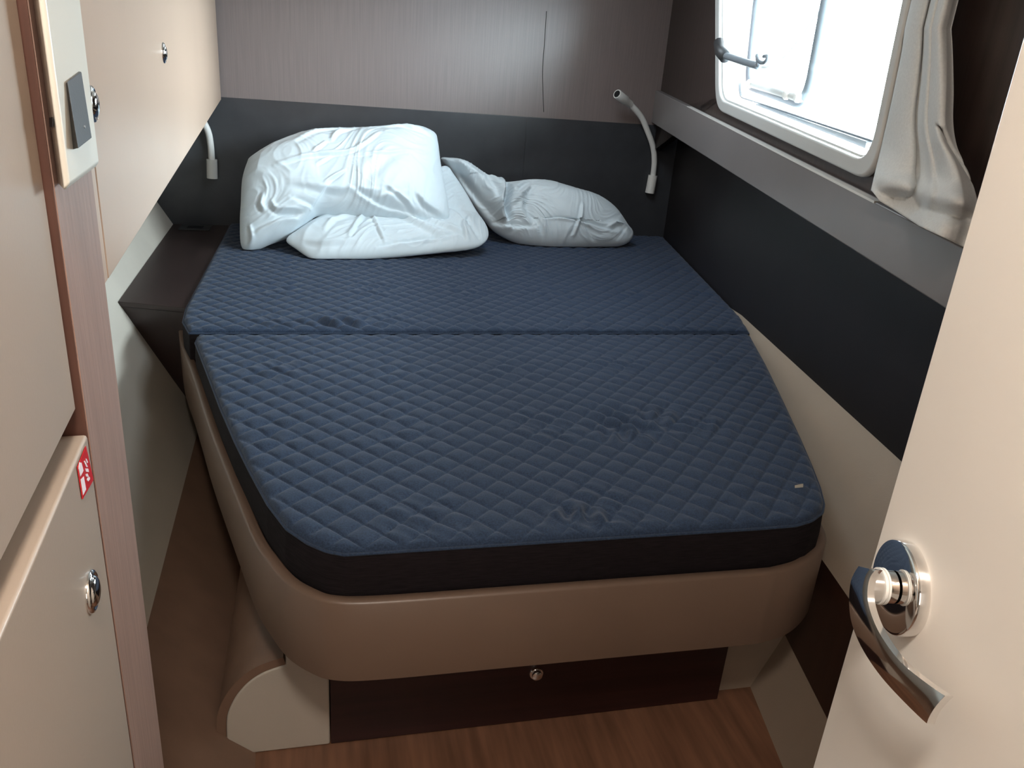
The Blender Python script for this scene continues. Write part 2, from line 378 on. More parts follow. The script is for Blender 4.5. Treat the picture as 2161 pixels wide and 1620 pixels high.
# locker above the berth
lk = thing('overhead_locker', 'long beige wall locker with two chrome push knobs, hanging over the berth left side', 'locker')
ZL = 1.203
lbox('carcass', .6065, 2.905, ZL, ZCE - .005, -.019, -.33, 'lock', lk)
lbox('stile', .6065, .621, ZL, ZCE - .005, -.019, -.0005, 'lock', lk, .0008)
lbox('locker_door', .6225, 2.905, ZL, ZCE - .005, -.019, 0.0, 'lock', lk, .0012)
def push_knob(px, py, r, parent, off=0.0):
    s, z = Lpx(px, py, off + .004)
    c = Lpt(s, z, off)
    k = lathe('push_knob', c, nL, [(0, r), (.0010, r), (.0022, r * .95), (.0028, r * .86), (.0020, r * .76), (.0020, r * .72), (.0036, r * .66), (.0046, r * .5), (.0051, r * .28), (.0052, 0)], 'chrome', parent, 40)
    return k
push_knob(205, 220, .0125, lk); push_knob(351, 112, .0125, lk)
# tall cabinet in the foreground
cb = thing('tall_cabinet', 'tall beige cabinet at the left edge, its lower door fitted with a chrome push knob', 'cabinet')
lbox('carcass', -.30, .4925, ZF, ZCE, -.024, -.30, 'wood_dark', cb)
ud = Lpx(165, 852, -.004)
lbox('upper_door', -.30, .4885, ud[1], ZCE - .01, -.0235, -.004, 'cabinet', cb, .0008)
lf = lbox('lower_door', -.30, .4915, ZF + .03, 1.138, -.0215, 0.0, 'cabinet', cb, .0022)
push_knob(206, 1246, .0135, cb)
# red sticker on the corner of the lower front
st = thing('sticker', 'small red warning sticker with white marks on the corner of the lower cabinet door', 'sticker')
q = [Lpx(*p, .0006) for p in ((181, 941), (163, 985), (174, 1053), (197, 1012))]
prism('sticker_sheet', [Lpt(*p, .0004) for p in q], nL * .0004, 'red', st)
def ink(pxs, name='printed_mark'):
    prism(name, [Lpt(*Lpx(x, y, .001), .0009) for x, y in pxs], nL * .0002, 'sticker_white', st)
def sk(x, y): return (60 + x / 8.1, 900 + y / 8.1)
ink([sk(*p) for p in [(895, 905), (945, 850), (985, 1070), (935, 1170)]], 'printed_bar')
ink([sk(*p) for p in [(870, 610), (905, 615), (940, 750), (890, 850), (860, 720)]], 'printed_arrow')
for q_ in ([(945, 590), (965, 580), (1015, 690), (990, 690)], [(975, 545), (990, 545), (1018, 610), (1000, 625)], [(968, 715), (1020, 715), (1032, 775), (985, 770)], [(975, 815), (1010, 800), (1032, 860), (985, 850)], [(1010, 870), (1048, 860), (1050, 900), (1020, 935), (1000, 910)]):
    ink([sk(*p) for p in q_], 'printed_letter')
# switch
sw = thing('light_switch', 'cream wall plate with black rocker switch, mounted on the wooden post', 'light switch')
zp = lambda x, y, o: Lpx(x, y, o)
sb, s1_, s2_ = zp(104, 250, .0002)[0], zp(115, 250, .0085)[0], zp(130, 250, .0115)[0]
r1_ = zp(200, 341, .0085)[0]; z0s = zp(137, 402, .0085)[1]
rings = [(.0002, sb, zp(207, 345, .0002)[0], z0s - .001), (.0085, s1_, r1_, z0s), (.0115, s2_, r1_ - .003, z0s + .004)]
V = []
for o_, a_, b_, z_ in rings: V += [Lpt(a_, z_, o_), Lpt(b_, z_, o_), Lpt(b_, 1.405, o_), Lpt(a_, 1.405, o_)]
Fc = [[0, 3, 2, 1], [8, 9, 10, 11]] + [[i, (i + 1) % 4, 4 + (i + 1) % 4, 4 + i] for i in range(4)] + [[4 + i, 4 + (i + 1) % 4, 8 + (i + 1) % 4, 8 + i] for i in range(4)]
mesh('cover_plate', V, Fc, 'cream_pl', sw, False, .0012)
BL, BR, TR, TL = Lpx(165, 313, .0165), Lpx(194, 291, .0165), Lpx(172, 151, .0130), Lpx(142, 172, .0130)
BLb, TLb = Lpx(154, 316, .0112), Lpx(139, 176, .0112)
f_ = [Lpt(*BL, .0165), Lpt(*BR, .0165), Lpt(*TR, .0130), Lpt(*TL, .0130)]
b_ = [Lpt(*BLb, .0112), Lpt(*BR, .0112), Lpt(*TR, .0112), Lpt(*TLb, .0112)]
mesh('rocker', b_ + f_, [[0, 3, 2, 1], [4, 5, 6, 7]] + [[i, (i + 1) % 4, 4 + (i + 1) % 4, 4 + i] for i in range(4)], 'black_pl', sw, False, .0005)
a_, b_ = Lpx(104, 248, .0012), Lpx(111, 247, .0078)
c_, d_ = Lpx(112, 268, .0078), Lpx(105, 268, .0012)
prism('side_slot', [Lpt(a_[0], a_[1], .0012), Lpt(b_[0], b_[1], .0078), Lpt(c_[0], c_[1], .0078), Lpt(d_[0], d_[1], .0012)], dL * -.0005, 'hole', sw)
cs = Lpx(183, 268, .017); lathe('rocker_dot', Lpt(cs[0] - .0, cs[1], .0155), nL, [(0, .0008), (.0008, .0008)], 'rubber', sw, 10)

# ================================================================== BEDSIDE SHELF
ZS = .787
c0 = atz(249, 636, ZS); c1 = atz(405, 652, ZS)
yS = float(c0[1])
ns = thing('bedside_shelf', 'dark brown wedge shaped bedside shelf between the sloping liner and the mattress head', 'shelf')
xl0, xl1 = WLx(yS, ZS), WLx(YB, ZS)
zb_ = .53
poly = [(xl0 + .002, yS, ZS), (-.322, yS - .05, ZS), (-.322, YB - .006, ZS), (xl1 + .002, YB - .006, ZS)]
prism('shelf_top', [np.array(p) - np.array([0, 0, .012]) for p in poly], (0, 0, .012), 'night', ns, .0015)
V = [(xl0 + .003, yS + .002, ZS - .0125), (-.324, yS - .047, ZS - .0125), (-.324, yS - .047, zb_), (WLx(yS, zb_) + .003, yS + .002, zb_)]
V += [(xl1 + .003, YB - .006, ZS - .0125), (-.324, YB - .006, ZS - .0125), (-.324, YB - .006, zb_), (WLx(YB, zb_) + .003, YB - .006, zb_)]
mesh('shelf_body', V, [[0, 1, 2, 3], [4, 7, 6, 5], [0, 4, 5, 1], [1, 5, 6, 2], [2, 6, 7, 3], [3, 7, 4, 0]], 'night', ns)
oc = atz(415, 469, ZS)
po = thing('power_outlet', 'flat dark power outlet plate set in the dark bedside shelf near the headboard', 'outlet')
ox, oy = float(oc[0]) + .01, min(float(oc[1]), YB - .07)
box('outlet_plate', (ox - .05, oy - .04, ZS), (ox + .05, oy + .04, ZS + .004), 'black_pl', po, .001)
box('socket_hole', (ox - .025, oy - .018, ZS + .0035), (ox + .025, oy + .018, ZS + .0046), 'hole', po)

# ================================================================== BED
bed = thing('berth_bed', 'built-in double berth with rounded taupe rail tapering to the foot, dark drawer front below', 'bed')
rail_px = [(395, 735), (405, 790), (440, 900), (490, 1030), (530, 1130), (562, 1180), (600, 1225), (650, 1255), (700, 1270), (800, 1270)]
rp = [atz(*p, .73)[:2] for p in rail_px]
rail = [(-.345, 1.93), (-.318, 1.80)] + [tuple(p) for p in rp[1:-1]] + [(.06, .8325), (.234, .831), (.42, .830), (.59, .829), (.632, .832), (.678, .845), (.725, .876), (.757, .912), (.779, .968), (.802, 1.03), (.88, 1.235), (.98, 1.50), (1.07, 1.74)]
# smooth outline
rl = catmull(rail, 5)[:, :2]
def offset_poly(P, d):
    T = np.gradient(P, axis=0); T /= np.linalg.norm(T, axis=1)[:, None]
    return P + np.stack([-T[:, 1], T[:, 0]], 1) * d
ri = offset_poly(rl, .017)
V = []; n = len(rl)
for i in range(n):
    V += [(*rl[i], .605), (*rl[i], .7265), (*(rl[i] * .8 + ri[i] * .2), .730), (*(rl[i] * .15 + ri[i] * .85), .730), (*ri[i], .727), (*ri[i], .605)]
Fc = [[i * 6 + k, i * 6 + (k + 1) % 6, i * 6 + 6 + (k + 1) % 6, i * 6 + 6 + k] for i in range(n - 1) for k in range(6)]
Fc += [[5, 4, 3, 2, 1, 0], [6 * (n - 1) + k for k in range(6)]]
o = mesh('side_rail', V, Fc, 'rail', bed, True)
e = o.modifiers.new('es', 'EDGE_SPLIT'); e.split_angle = math.radians(50)
# platform inside the rail and head area
plat = [tuple(p) + (.61,) for p in offset_poly(rl, .0175)] + [(1.245, 2.90, .61), (-.32, 2.90, .61), (-.32, 1.95, .61)]
prism('platform', plat, (0, 0, .088), 'brown', bed)
yb = 1.0
xp0, xp1 = float(aty(697, 1480, yb)[0]), float(aty(1507, 1440, yb)[0])
box('drawer_front', (xp0, yb - .02, ZF + .002), (xp1, yb, .609), 'front', bed, .001)
box('base_wall', (xp0 + .01, yb + .001, ZF), (.86, yb + .03, .609), 'liner_r', bed)
kc = aty(1131, 1418, yb - .02)
kn = lathe('drawer_knob', kc, (0, -1, 0), [(0, .0125), (.003, .0125), (.005, .011), (.005, .009), (.010, .0085), (.012, .005), (.0123, 0)], 'chrome', bed, 28)
# rounded beige moulding left of the drawer front with its brown edge
def arch(r_in, y0, zt, cxx, x1):
    pts = [(x1, y0, ZF), (x1, y0, .609)]
    return pts
cb0 = aty(482, 1500, yb)[0]
ap = [aty(*p, yb)[:3:2] for p in [(482, 1530), (480, 1508), (485, 1480), (500, 1450), (522, 1424), (548, 1405), (575, 1393), (604, 1384)]]
ap = [(p[0], p[1]) for p in ap]
ap[0] = (ap[1][0] - .002, ZF)
ap2 = catmull(ap, 4)[:, :2]
poly = [(x, yb - .02, z) for x, z in ap2] + [(ap2[-1][0], yb - .02, .606), (xp0 - .001, yb - .02, .606), (xp0 - .001, yb - .02, ZF)]
prism('base_moulding', poly, (0, .55, 0), 'liner', bed, .008)
ao = offset_poly(np.array(ap2), .014)
V = []
for i in range(len(ap2)):
    for yy in (yb - .018, yb + .5): V += [(ap2[i][0], yy, ap2[i][1]), (ao[i][0], yy, ao[i][1])]
Fc = []
for i in range(len(ap2) - 1):
    a = i * 4; Fc += [[a, a + 4, a + 5, a + 1], [a + 2, a + 3, a + 7, a + 6], [a + 1, a + 5, a + 7, a + 3], [a, a + 2, a + 6, a + 4]]
Fc += [[0, 1, 3, 2], [a + 4, a + 6, a + 7, a + 5]]
mesh('moulding_edge', V, Fc, 'brown', bed, False)

# ------------------------------------------------------------------ mattresses
ZM, RM = .80, .008
def chain(pxs): return np.array([atz(*p, ZM)[:2] for p in pxs])
Lc = chain([(740, 1156), (690, 1147), (650, 1130), (605, 1100), (566, 1050), (530, 985), (497, 920), (466, 850), (435, 770), (412, 708)])
Lc[:, 1] = np.maximum.accumulate(Lc[:, 1])
Rc = chain([(1600, 1101), (1680, 1095), (1715, 1085), (1738, 1068), (1741, 1050), (1732, 1015), (1714, 970), (1690, 915), (1640, 810), (1575, 680)])
Rc[:, 1] = np.maximum.accumulate(Rc[:, 1])
YS = 1.716
def half_lr(y):
    xl = np.interp(y, Lc[:, 1], Lc[:, 0]); xr = np.interp(y, Rc[:, 1], Rc[:, 0])
    return xl, xr
def head_lr(y):
    xl = np.interp(y, [1.72, 1.80, 1.9, 2.9], [-.285, -.310, -.318, -.318])
    xr = np.interp(y, [1.72, 1.842, 2.90], [1.045, 1.086, 1.305])
    return xl, xr
PUCK = [(1229, 1125, .030, .0060, 1), (1250, 1095, .020, -.004, 2), (1205, 1085, .022, -.004, 3), (1352, 905, .032, .0050, 4), (1300, 880, .026, .004, 5), (1385, 880, .022, -.004, 6), (1310, 915, .02, -.004, 7), (715, 683, .035, .007, 8), (1000, 1140, .02, .003, 9), (1500, 900, .02, -.002, 10)]
PK = [(atz(a, b, ZM)[:2], r, amp, sd) for a, b, r, amp, sd in PUCK]
def quilt(x, y):
    # gentle drift keeps the lines from being ruler straight
    dx = .004 * np.sin(3.1 * y + 1.3 * x) + .003 * np.sin(7 * x + 2 * y); dy = .004 * np.sin(2.7 * x - 1.9 * y)
    X, Yy = x + dx, y + dy
    per = .0365
    a1, a2 = math.radians(-50), math.radians(47)
    u = (X * -math.sin(a1) + Yy * math.cos(a1)) / per
    v = (X * -math.sin(a2) + Yy * math.cos(a2)) / per
    du = np.abs(u - np.round(u)) * per; dv = np.abs(v - np.round(v)) * per
    gr = lambda d: 1 - .62 * np.exp(-(d / .0020) ** 1.3) - .24 * np.exp(-(d / .0075) ** 2)
    h = .0052 * (gr(du) * gr(dv)) + .0012 * (np.sin(math.pi * u) * np.sin(math.pi * v)) ** 2
    # small drag creases inside cells
    h += .0014 * np.sin(150 * (x * .35 + y) + 6 * np.sin(19 * x + 5 * y)) * (np.sin(13 * x + 3) * np.sin(11 * y + 1)) ** 2
    return h
def mattress(root, lr, y0, y1, nx, ny, dense0, dense1):
    t = np.linspace(0, 1, ny)
    ys_ = y0 + (y1 - y0) * t
    if dense0: ys_ = np.unique(np.concatenate([y0 + .05 * np.linspace(0, 1, 26) ** 2, ys_[ys_ > y0 + .052]]))
    if dense1: ys_ = np.unique(np.concatenate([ys_[ys_ < y1 - .022], y1 - .02 * np.linspace(0, 1, 12) ** 2]))
    ny = len(ys_)
    xl, xr = lr(ys_)
    e = np.concatenate([.5 * .04 * np.linspace(0, 1, 9)[:-1] ** 2, np.linspace(.02, .98, nx), 1 - .5 * .04 * np.linspace(1, 0, 9)[1:] ** 2])
    nx = len(e)
    Xg = xl[:, None] + (xr - xl)[:, None] * e[None, :]; Yg = np.repeat(ys_[:, None], nx, 1)
    loop = np.concatenate([np.stack([Xg[0], Yg[0]], 1), np.stack([Xg[1:, -1], Yg[1:, -1]], 1), np.stack([Xg[-1, ::-1][1:], Yg[-1, ::-1][1:]], 1), np.stack([Xg[::-1, 0][1:-1], Yg[::-1, 0][1:-1]], 1)])
    # distance to outline (coarse loop is enough)
    lp = loop[::2]; P = np.stack([Xg.ravel(), Yg.ravel()], 1); D = np.full(len(P), 9.0)
    A_ = lp; B_ = np.roll(lp, -1, 0)
    for a, b in zip(A_, B_):
        ab = b - a; L2 = ab @ ab
        if L2 < 1e-12: continue
        m_ = (np.abs(P[:, 0] - a[0]) < .06) & (np.abs(P[:, 1] - a[1]) < .06)
        if not m_.any(): continue
        q_ = P[m_]; tt = np.clip(((q_ - a) @ ab) / L2, 0, 1); d_ = np.linalg.norm(q_ - a - tt[:, None] * ab, axis=1)
        D[m_] = np.minimum(D[m_], d_)
    D = D.reshape(Xg.shape)
    fall = np.clip(D / .016, 0, 1) ** .6
    rr = np.clip(1 - D / RM, 0, 1)
    Z = ZM - .005 - RM * (1 - np.sqrt(1 - rr ** 2 * .98)) + quilt(Xg, Yg) * fall
    for c, r, amp, sd in PK:
        dx, dy = Xg - c[0], Yg - c[1]; d2 = dx * dx + dy * dy
        ang = sd * 1.7
        w_ = np.exp(-d2 / (2 * (r * 1.3) ** 2))
        Z += 1.25 * amp * w_ * np.clip(D / .05, 0, 1) * np.sin((dx * math.cos(.5 * math.sin(ang)) * 1.0 + dy * math.sin(ang) * .6) / r * 4.2 + sd)
    # very soft undulation
    Z += (.003 * np.sin(4.3 * Xg + 1) * np.sin(3.7 * Yg)) * fall
    if dense1: Z -= .006 * np.clip((Yg - 1.50) / .2, 0, 1)
    V = np.stack([Xg, Yg, Z], -1).reshape(-1, 3)
    idx = np.arange(ny * nx).reshape(ny, nx)
    q_ = np.stack([idx[:-1, :-1], idx[:-1, 1:], idx[1:, 1:], idx[1:, :-1]], -1).reshape(-1, 4)
    me = bpy.data.meshes.new('quilted_cover')
    me.vertices.add(len(V)); me.vertices.foreach_set('co', V.ravel())
    me.loops.add(q_.size); me.loops.foreach_set('vertex_index', q_.ravel().astype(np.int32))
    me.polygons.add(len(q_)); me.polygons.foreach_set('loop_start', np.arange(0, q_.size, 4, dtype=np.int32)); me.polygons.foreach_set('loop_total', np.full(len(q_), 4, dtype=np.int32))
    me.update(); me.validate()
    link('quilted_cover', me, 'navy', root, True)
    # side band
    zl = ZM - .005 - RM
    zs = [zl + .001, zl - .004, zl - .030, zl - .055, zl - .072, .6985]
    outw = [0, .0016, .0035, .003, .0015, -.003]
    T = np.roll(loop, -1, 0) - np.roll(loop, 1, 0); T /= np.maximum(np.linalg.norm(T, axis=1), 1e-9)[:, None]
    N_ = np.stack([T[:, 1], -T[:, 0]], 1); n_ = len(loop)
    V = []
    dz_ = .006 * np.clip((loop[:, 1] - 1.50) / .2, 0, 1) if dense1 else np.zeros(n_)
    for z_, o_ in zip(zs, outw): V += [(*(loop[i] + N_[i] * o_), z_ - (dz_[i] if z_ > .75 else 0)) for i in range(n_)]
    Fc = [[k * n_ + i, (k + 1) * n_ + i, (k + 1) * n_ + (i + 1) % n_, k * n_ + (i + 1) % n_] for k in range(len(zs) - 1) for i in range(n_)]
    Fc.append([(len(zs) - 1) * n_ + i for i in range(n_)][::-1])
    mesh('side_band', V, Fc, 'navy_shaded', root, True, fix=False)
    tube('piping', [(*(loop[i] + N_[i] * .0008), zl + .0015 - dz_[i]) for i in range(0, n_, 2)], .0022, 'navy', root, 6, closed=True)
m1 = thing('mattress', 'navy quilted foot mattress section, tapering with rounded corners, in the taupe berth rail', 'mattress')
mattress(m1, half_lr, float(max(Lc[0, 1], Rc[0, 1])), YS - .002, 380, 340, True, True)
m2 = thing('mattress', 'wide navy quilted head mattress section under the white pillows', 'mattress')
mattress(m2, head_lr, YS + .006, 2.895, 500, 400, True, False)
tg = atz(1685, 1030, ZM)
mesh('loose_tag', [tg + np.array([-.008, -.002, .002]), tg + np.array([.007, -.001, .002]), tg + np.array([.009, .003, .006]), tg + np.array([.004, .001, .0075]), tg + np.array([-.007, .001, .005])], [[0, 1, 2, 3, 4]], 'tag', m1)

# ================================================================== PILLOWS
def unproj_profile(px, py, prof):
    """intersection of the view ray with a surface y = g(z)"""
    zz = np.array([p[0] for p in prof]); yy = np.array([p[1] for p in prof])
    def g_(z):
        z = np.asarray(z)
        v = np.interp(z, zz, yy)
        v = np.where(z < zz[0], yy[0] + (z - zz[0]) * (yy[1] - yy[0]) / (zz[1] - zz[0]), v)
        return np.where(z > zz[-1], yy[-1] + (z - zz[-1]) * (yy[-1] - yy[-2]) / (zz[-1] - zz[-2]), v)
    px = np.atleast_1d(px).astype(float); py = np.atleast_1d(py).astype(float)
    rr = (R @ np.stack([(px - CX) / F, (py - CY) / F, np.ones_like(px)])).T
    lo = np.full(len(px), .5); hi = np.full(len(px), 6.0)
    for _ in range(46):
        mid = (lo + hi) / 2; P = CAM + rr * mid[:, None]
        beyond = P[:, 1] > g_(P[:, 2])
        hi = np.where(beyond, mid, hi); lo = np.where(beyond, lo, mid)
    return CAM + rr * ((lo + hi) / 2)[:, None]
def pillow(name, label, outline, cen, prof, Tf, Tb, creases, seed, bulge=None, pw=2.2, rough_n=.010):
    rnd = random.Random(seed)
    oc_ = catmull(outline, 14, True)
    d = np.diff(np.vstack([oc_, oc_[:1]]), axis=0); L = np.concatenate([[0], np.cumsum(np.linalg.norm(d, axis=1))])
    NA, NR = 380, 110
    tt = np.linspace(0, L[-1], NA, endpoint=False); cl = np.vstack([oc_, oc_[:1]])
    O = np.stack([np.interp(tt, L, cl[:, 0]), np.interp(tt, L, cl[:, 1])], 1)
    c = np.array(cen, float)
    r = 1 - (1 - np.linspace(0, 1, NR)[1:]) ** 1.35
    G = c + r[:, None, None] * (O - c)[None]                  # NR-1, NA, 2
    flat = np.vstack([c[None], G.reshape(-1, 2)])
    rad = np.concatenate([[0], np.repeat(r, NA)])
    base = unproj_profile(flat[:, 0], flat[:, 1], prof)
    # local frame: average outward normal of the profile towards the room
    eps = 2.0
    bu = unproj_profile(flat[:, 0] + eps, flat[:, 1], prof) - base; bv = unproj_profile(flat[:, 0], flat[:, 1] - eps, prof) - base
    N_ = np.cross(bu, bv); N_ /= np.linalg.norm(N_, axis=1)[:, None]
    N_ = np.where((N_[:, 1] > 0)[:, None], -N_, N_)
    Nm = N_.mean(0); Nm /= np.linalg.norm(Nm); N_ = .35 * N_ + .65 * Nm; N_ /= np.linalg.norm(N_, axis=1)[:, None]
    h = (1 - rad ** pw) ** .55
    hf = Tf * h; hb_ = Tb * h
    if bulge:
        for bx, by, br, ba in bulge: hf = hf + ba * np.exp(-(((flat[:, 0] - bx) ** 2 + (flat[:, 1] - by) ** 2) / br ** 2)) * np.minimum(1, h * 1.4)
    # creases drawn along the fabric: soft-sided ridge with a sharp lip
    wr_ = np.zeros(len(flat))
    for cr in creases:
        pts, wid, amp = cr
        pts = catmull(pts, 6) if len(pts) > 2 else np.array(pts, float)
        best = np.full(len(flat), 1e9); sgn = np.ones(len(flat)); fr = np.zeros(len(flat))
        for i in range(len(pts) - 1):
            a, b = pts[i], pts[i + 1]; ab = b - a; L2 = ab @ ab
            t_ = np.clip(((flat - a) @ ab) / L2, 0, 1); q_ = flat - a - t_[:, None] * ab; dd = np.linalg.norm(q_, axis=1)
            mk = dd < best; best = np.where(mk, dd, best)
            sgn = np.where(mk, np.sign(ab[0] * q_[:, 1] - ab[1] * q_[:, 0]), sgn); fr = np.where(mk, (i + t_) / (len(pts) - 1), fr)
        taper = np.clip(np.sin(math.pi * np.clip(fr, .02, .98)), 0, 1) ** .6
        x_ = best / (wid * .82)
        prof_ = np.exp(-x_ ** 2) - .55 * np.exp(-((x_ * sgn - 1.6) ** 2) / .8)
        wr_ += amp * prof_ * taper
    # random fine crumple: ridged noise stretched along a slowly turning direction
    fn = np.zeros(len(flat))
    for k in range(len(flat)):
        x, y = flat[k] * .011
        a = .5 + .9 * noise.noise(Vector((x * .6, y * .6, seed)))
        u_, v_ = x * math.cos(a) - y * math.sin(a), x * math.sin(a) + y * math.cos(a)
        n1 = max(0.0, 1 - abs(noise.noise(Vector((u_ * .55, v_ * 1.9, seed + 5.0)))) * 4.2) ** 1.6
        n2 = max(0.0, 1 - abs(noise.noise(Vector((u_ * 1.3 + 7, v_ * 3.6, seed + 9.0)))) * 4.0) ** 1.6
        n3 = abs(noise.noise(Vector((x * .62, y * .62, seed + 2.0))))
        n4 = abs(noise.noise(Vector((x * 1.6 + 3, y * 1.6, seed + 4.0))))
        n5 = noise.noise(Vector((x * .3, y * .3, seed + 7.0)))
        fn[k] = n1 * .62 + n2 * .26 + n3 * 1.7 + n4 * .5 + n5 * .8 - .9
    edge = np.minimum(1, (1 - rad) * 7) ** .7
    front = base + N_ * (hf + (wr_ * 1.25 + rough_n * fn * .55) * edge)[:, None]
    back = base - N_ * (hb_ + rough_n * .3 * fn * edge)[:, None]
    for arr in (front, back):
        arr[:, 2] = np.maximum(arr[:, 2], ZM + .0035); arr[:, 1] = np.minimum(arr[:, 1], YB - .008)
    nv = len(flat)
    V = np.vstack([front, back[:-NA]])                       # rim shared
    def vid(i, k, side):                                     # ring i (1..NR-1), angle k
        k %= NA
        if side == 0 or i == NR - 1: return 1 + (i - 1) * NA + k
        return nv + 1 + (i - 1) * NA + k
    Fc = []
    for side in (0, 1):
        c_ = 0 if side == 0 else nv
        for k in range(NA):
            f_ = (c_, vid(1, k, side), vid(1, k + 1, side)); Fc.append(f_ if side == 0 else f_[::-1])
        for i in range(1, NR - 1):
            for k in range(NA):
                f_ = (vid(i, k, side), vid(i + 1, k, side), vid(i + 1, k + 1, side), vid(i, k + 1, side)); Fc.append(f_ if side == 0 else f_[::-1])
    o = mesh(name, V, Fc, 'pillow', None, True)
    tag(o, label, 'pillow')
    return o
def cA(x, y): return (340 + x / 3.6017, 180 + y / 3.6017)
def cC(x, y): return (900 + x / 3.6017, 180 + y / 3.6017)
# big folded pillow, upper left
outA = [(521, 345), (530, 333), (575, 306), (640, 283), (700, 277), (760, 274), (830, 270), (885, 270), (917, 282), (924, 300), (930, 345), (940, 400), (947, 440), (946, 462), (925, 472), (880, 474), (830, 468), (780, 464), (720, 459), (670, 456), (640, 478), (612, 500), (570, 516), (527, 532), (509, 518), (506, 470), (508, 430), (511, 380)]
crA = [([cA(*p) for p in s], w, a) for s, w, a in [
    ([(1000, 520), (1250, 390), (1500, 345)], 7, .006), ([(1290, 520), (1350, 430), (1480, 370)], 5, .009), ([(1150, 620), (1260, 530)], 4, .006),
    ([(870, 700), (1150, 640), (1450, 600), (1650, 450)], 5, .007), ([(1400, 640), (1700, 625), (1960, 595)], 4, .004), ([(1180, 710), (1300, 640)], 4, .005),
    ([(1240, 840), (1390, 755)], 4, .006), ([(1000, 820), (1250, 860), (1600, 900), (1900, 960)], 8, .007), ([(1450, 860), (1650, 960), (1950, 1020)], 6, -.008),
    ([(1700, 860), (1820, 930), (1930, 1010)], 5, .008), ([(1930, 890), (2000, 960), (2140, 1010)], 6, .010), ([(1010, 930), (1200, 990), (1500, 1010)], 6, -.007),
    ([(790, 890), (770, 960), (800, 1010)], 6, .009), ([(850, 950), (900, 1010), (1100, 1000)], 6, .009), ([(700, 1150), (900, 1060), (1050, 1040)], 7, -.009),
    ([(1750, 650), (1620, 750), (1560, 830)], 16, -.008), ([(1300, 350), (1700, 330), (2000, 400)], 9, .006), ([(680, 1100), (700, 1200), (660, 1260)], 5, .008),
    ([(1500, 390), (1800, 370), (2080, 440)], 5, .005), ([(1350, 880), (1650, 910), (1850, 860)], 6, -.005)]]
profA = [(.80, 2.475), (.86, 2.51), (.96, 2.57), (1.16, 2.74)]
pA = pillow('pillow', 'large crumpled white pillow lying on top, leaning at the left', outA, (730, 372), profA, .085, .035, crA, 3,
            bulge=[(600, 360, 70, .012), (870, 360, 80, .02), (760, 430, 70, .012)], pw=2.6)
# flatter pillow under it
outB = [(604, 508), (620, 494), (650, 474), (700, 445), (760, 425), (840, 410), (900, 375), (940, 352), (960, 372), (985, 410), (1005, 445), (1024, 472), (1031, 492), (1026, 508), (1010, 520), (985, 526), (940, 531), (880, 537), (820, 542), (760, 546), (720, 547), (670, 548), (650, 542), (625, 525)]
crB = [([cA(*p) for p in s], w, a) for s, w, a in [
    ([(1420, 1240), (1480, 1140), (1560, 1040)], 5, .008), ([(1230, 1190), (1320, 1100), (1500, 1050)], 6, .006), ([(1590, 1040), (1640, 1150), (1700, 1260)], 4, .005),
    ([(1800, 1060), (1950, 1130), (2150, 1200)], 6, .008), ([(1950, 1080), (2200, 1150), (2340, 1180)], 5, .006), ([(1640, 1280), (1900, 1240), (2300, 1180)], 3, -.006),
    ([(1100, 1230), (1250, 1260), (1500, 1250)], 5, .005), ([(2340, 1040), (2290, 1130), (2340, 1230)], 5, .008), ([(2150, 980), (2260, 1020), (2330, 1100), (2420, 1200)], 6, -.008)]]
profB = [(.80, 2.37), (.845, 2.48), (.90, 2.62), (1.0, 2.74), (1.1, 2.80)]
pB = pillow('pillow', 'flattened white pillow lying under the large pillow, its corner pointing right', outB, (850, 478), profB, .050, .03, crB, 11, pw=3.0, rough_n=.011)
# right pillow with a folded left end
outC = [(930, 335), (946, 334), (962, 336), (980, 345), (1000, 362), (1012, 371), (1032, 372), (1050, 376), (1064, 385), (1090, 384), (1130, 381), (1160, 384), (1215, 400), (1265, 415), (1300, 440), (1325, 475), (1336, 492), (1330, 508), (1310, 518), (1270, 521), (1200, 524), (1150, 523), (1100, 514), (1065, 500), (1040, 484), (1020, 462), (1000, 435), (975, 395), (950, 360)]
crC = [([cC(*p) for p in s], w, a) for s, w, a in [
    ([(590, 740), (588, 850), (570, 960), (612, 1080)], 8, -.042), ([(200, 580), (330, 700), (470, 870), (600, 1060)], 15, .024), ([(470, 700), (510, 800), (560, 900)], 8, .012),
    ([(620, 850), (720, 760), (860, 730)], 8, .010), ([(600, 960), (700, 860), (750, 800)], 7, .010), ([(760, 880), (720, 980), (790, 1120)], 10, -.012),
    ([(1130, 960), (1110, 1080), (1080, 1200)], 4, .010), ([(830, 1080), (1000, 1080), (1300, 1130), (1420, 1140)], 4, -.009), ([(840, 1080), (870, 1180)], 4, .006),
    ([(1340, 1130), (1430, 1080), (1520, 1130)], 7, .010), ([(1150, 1130), (1250, 1210)], 4, -.006), ([(230, 620), (330, 760), (450, 930)], 7, .010), ([(480, 1060), (640, 1110), (780, 1130)], 5, -.008)]]
profC = [(.80, 2.64), (.86, 2.70), (1.0, 2.77), (1.12, 2.81)]
pC = pillow('pillow', 'white pillow at the right with a twisted fold, resting against the headboard', outC, (1120, 450), profC, .085, .07, crC, 23,
            bulge=[(1180, 450, 60, .02), (1000, 390, 35, -.02)], pw=2.4, rough_n=.011)

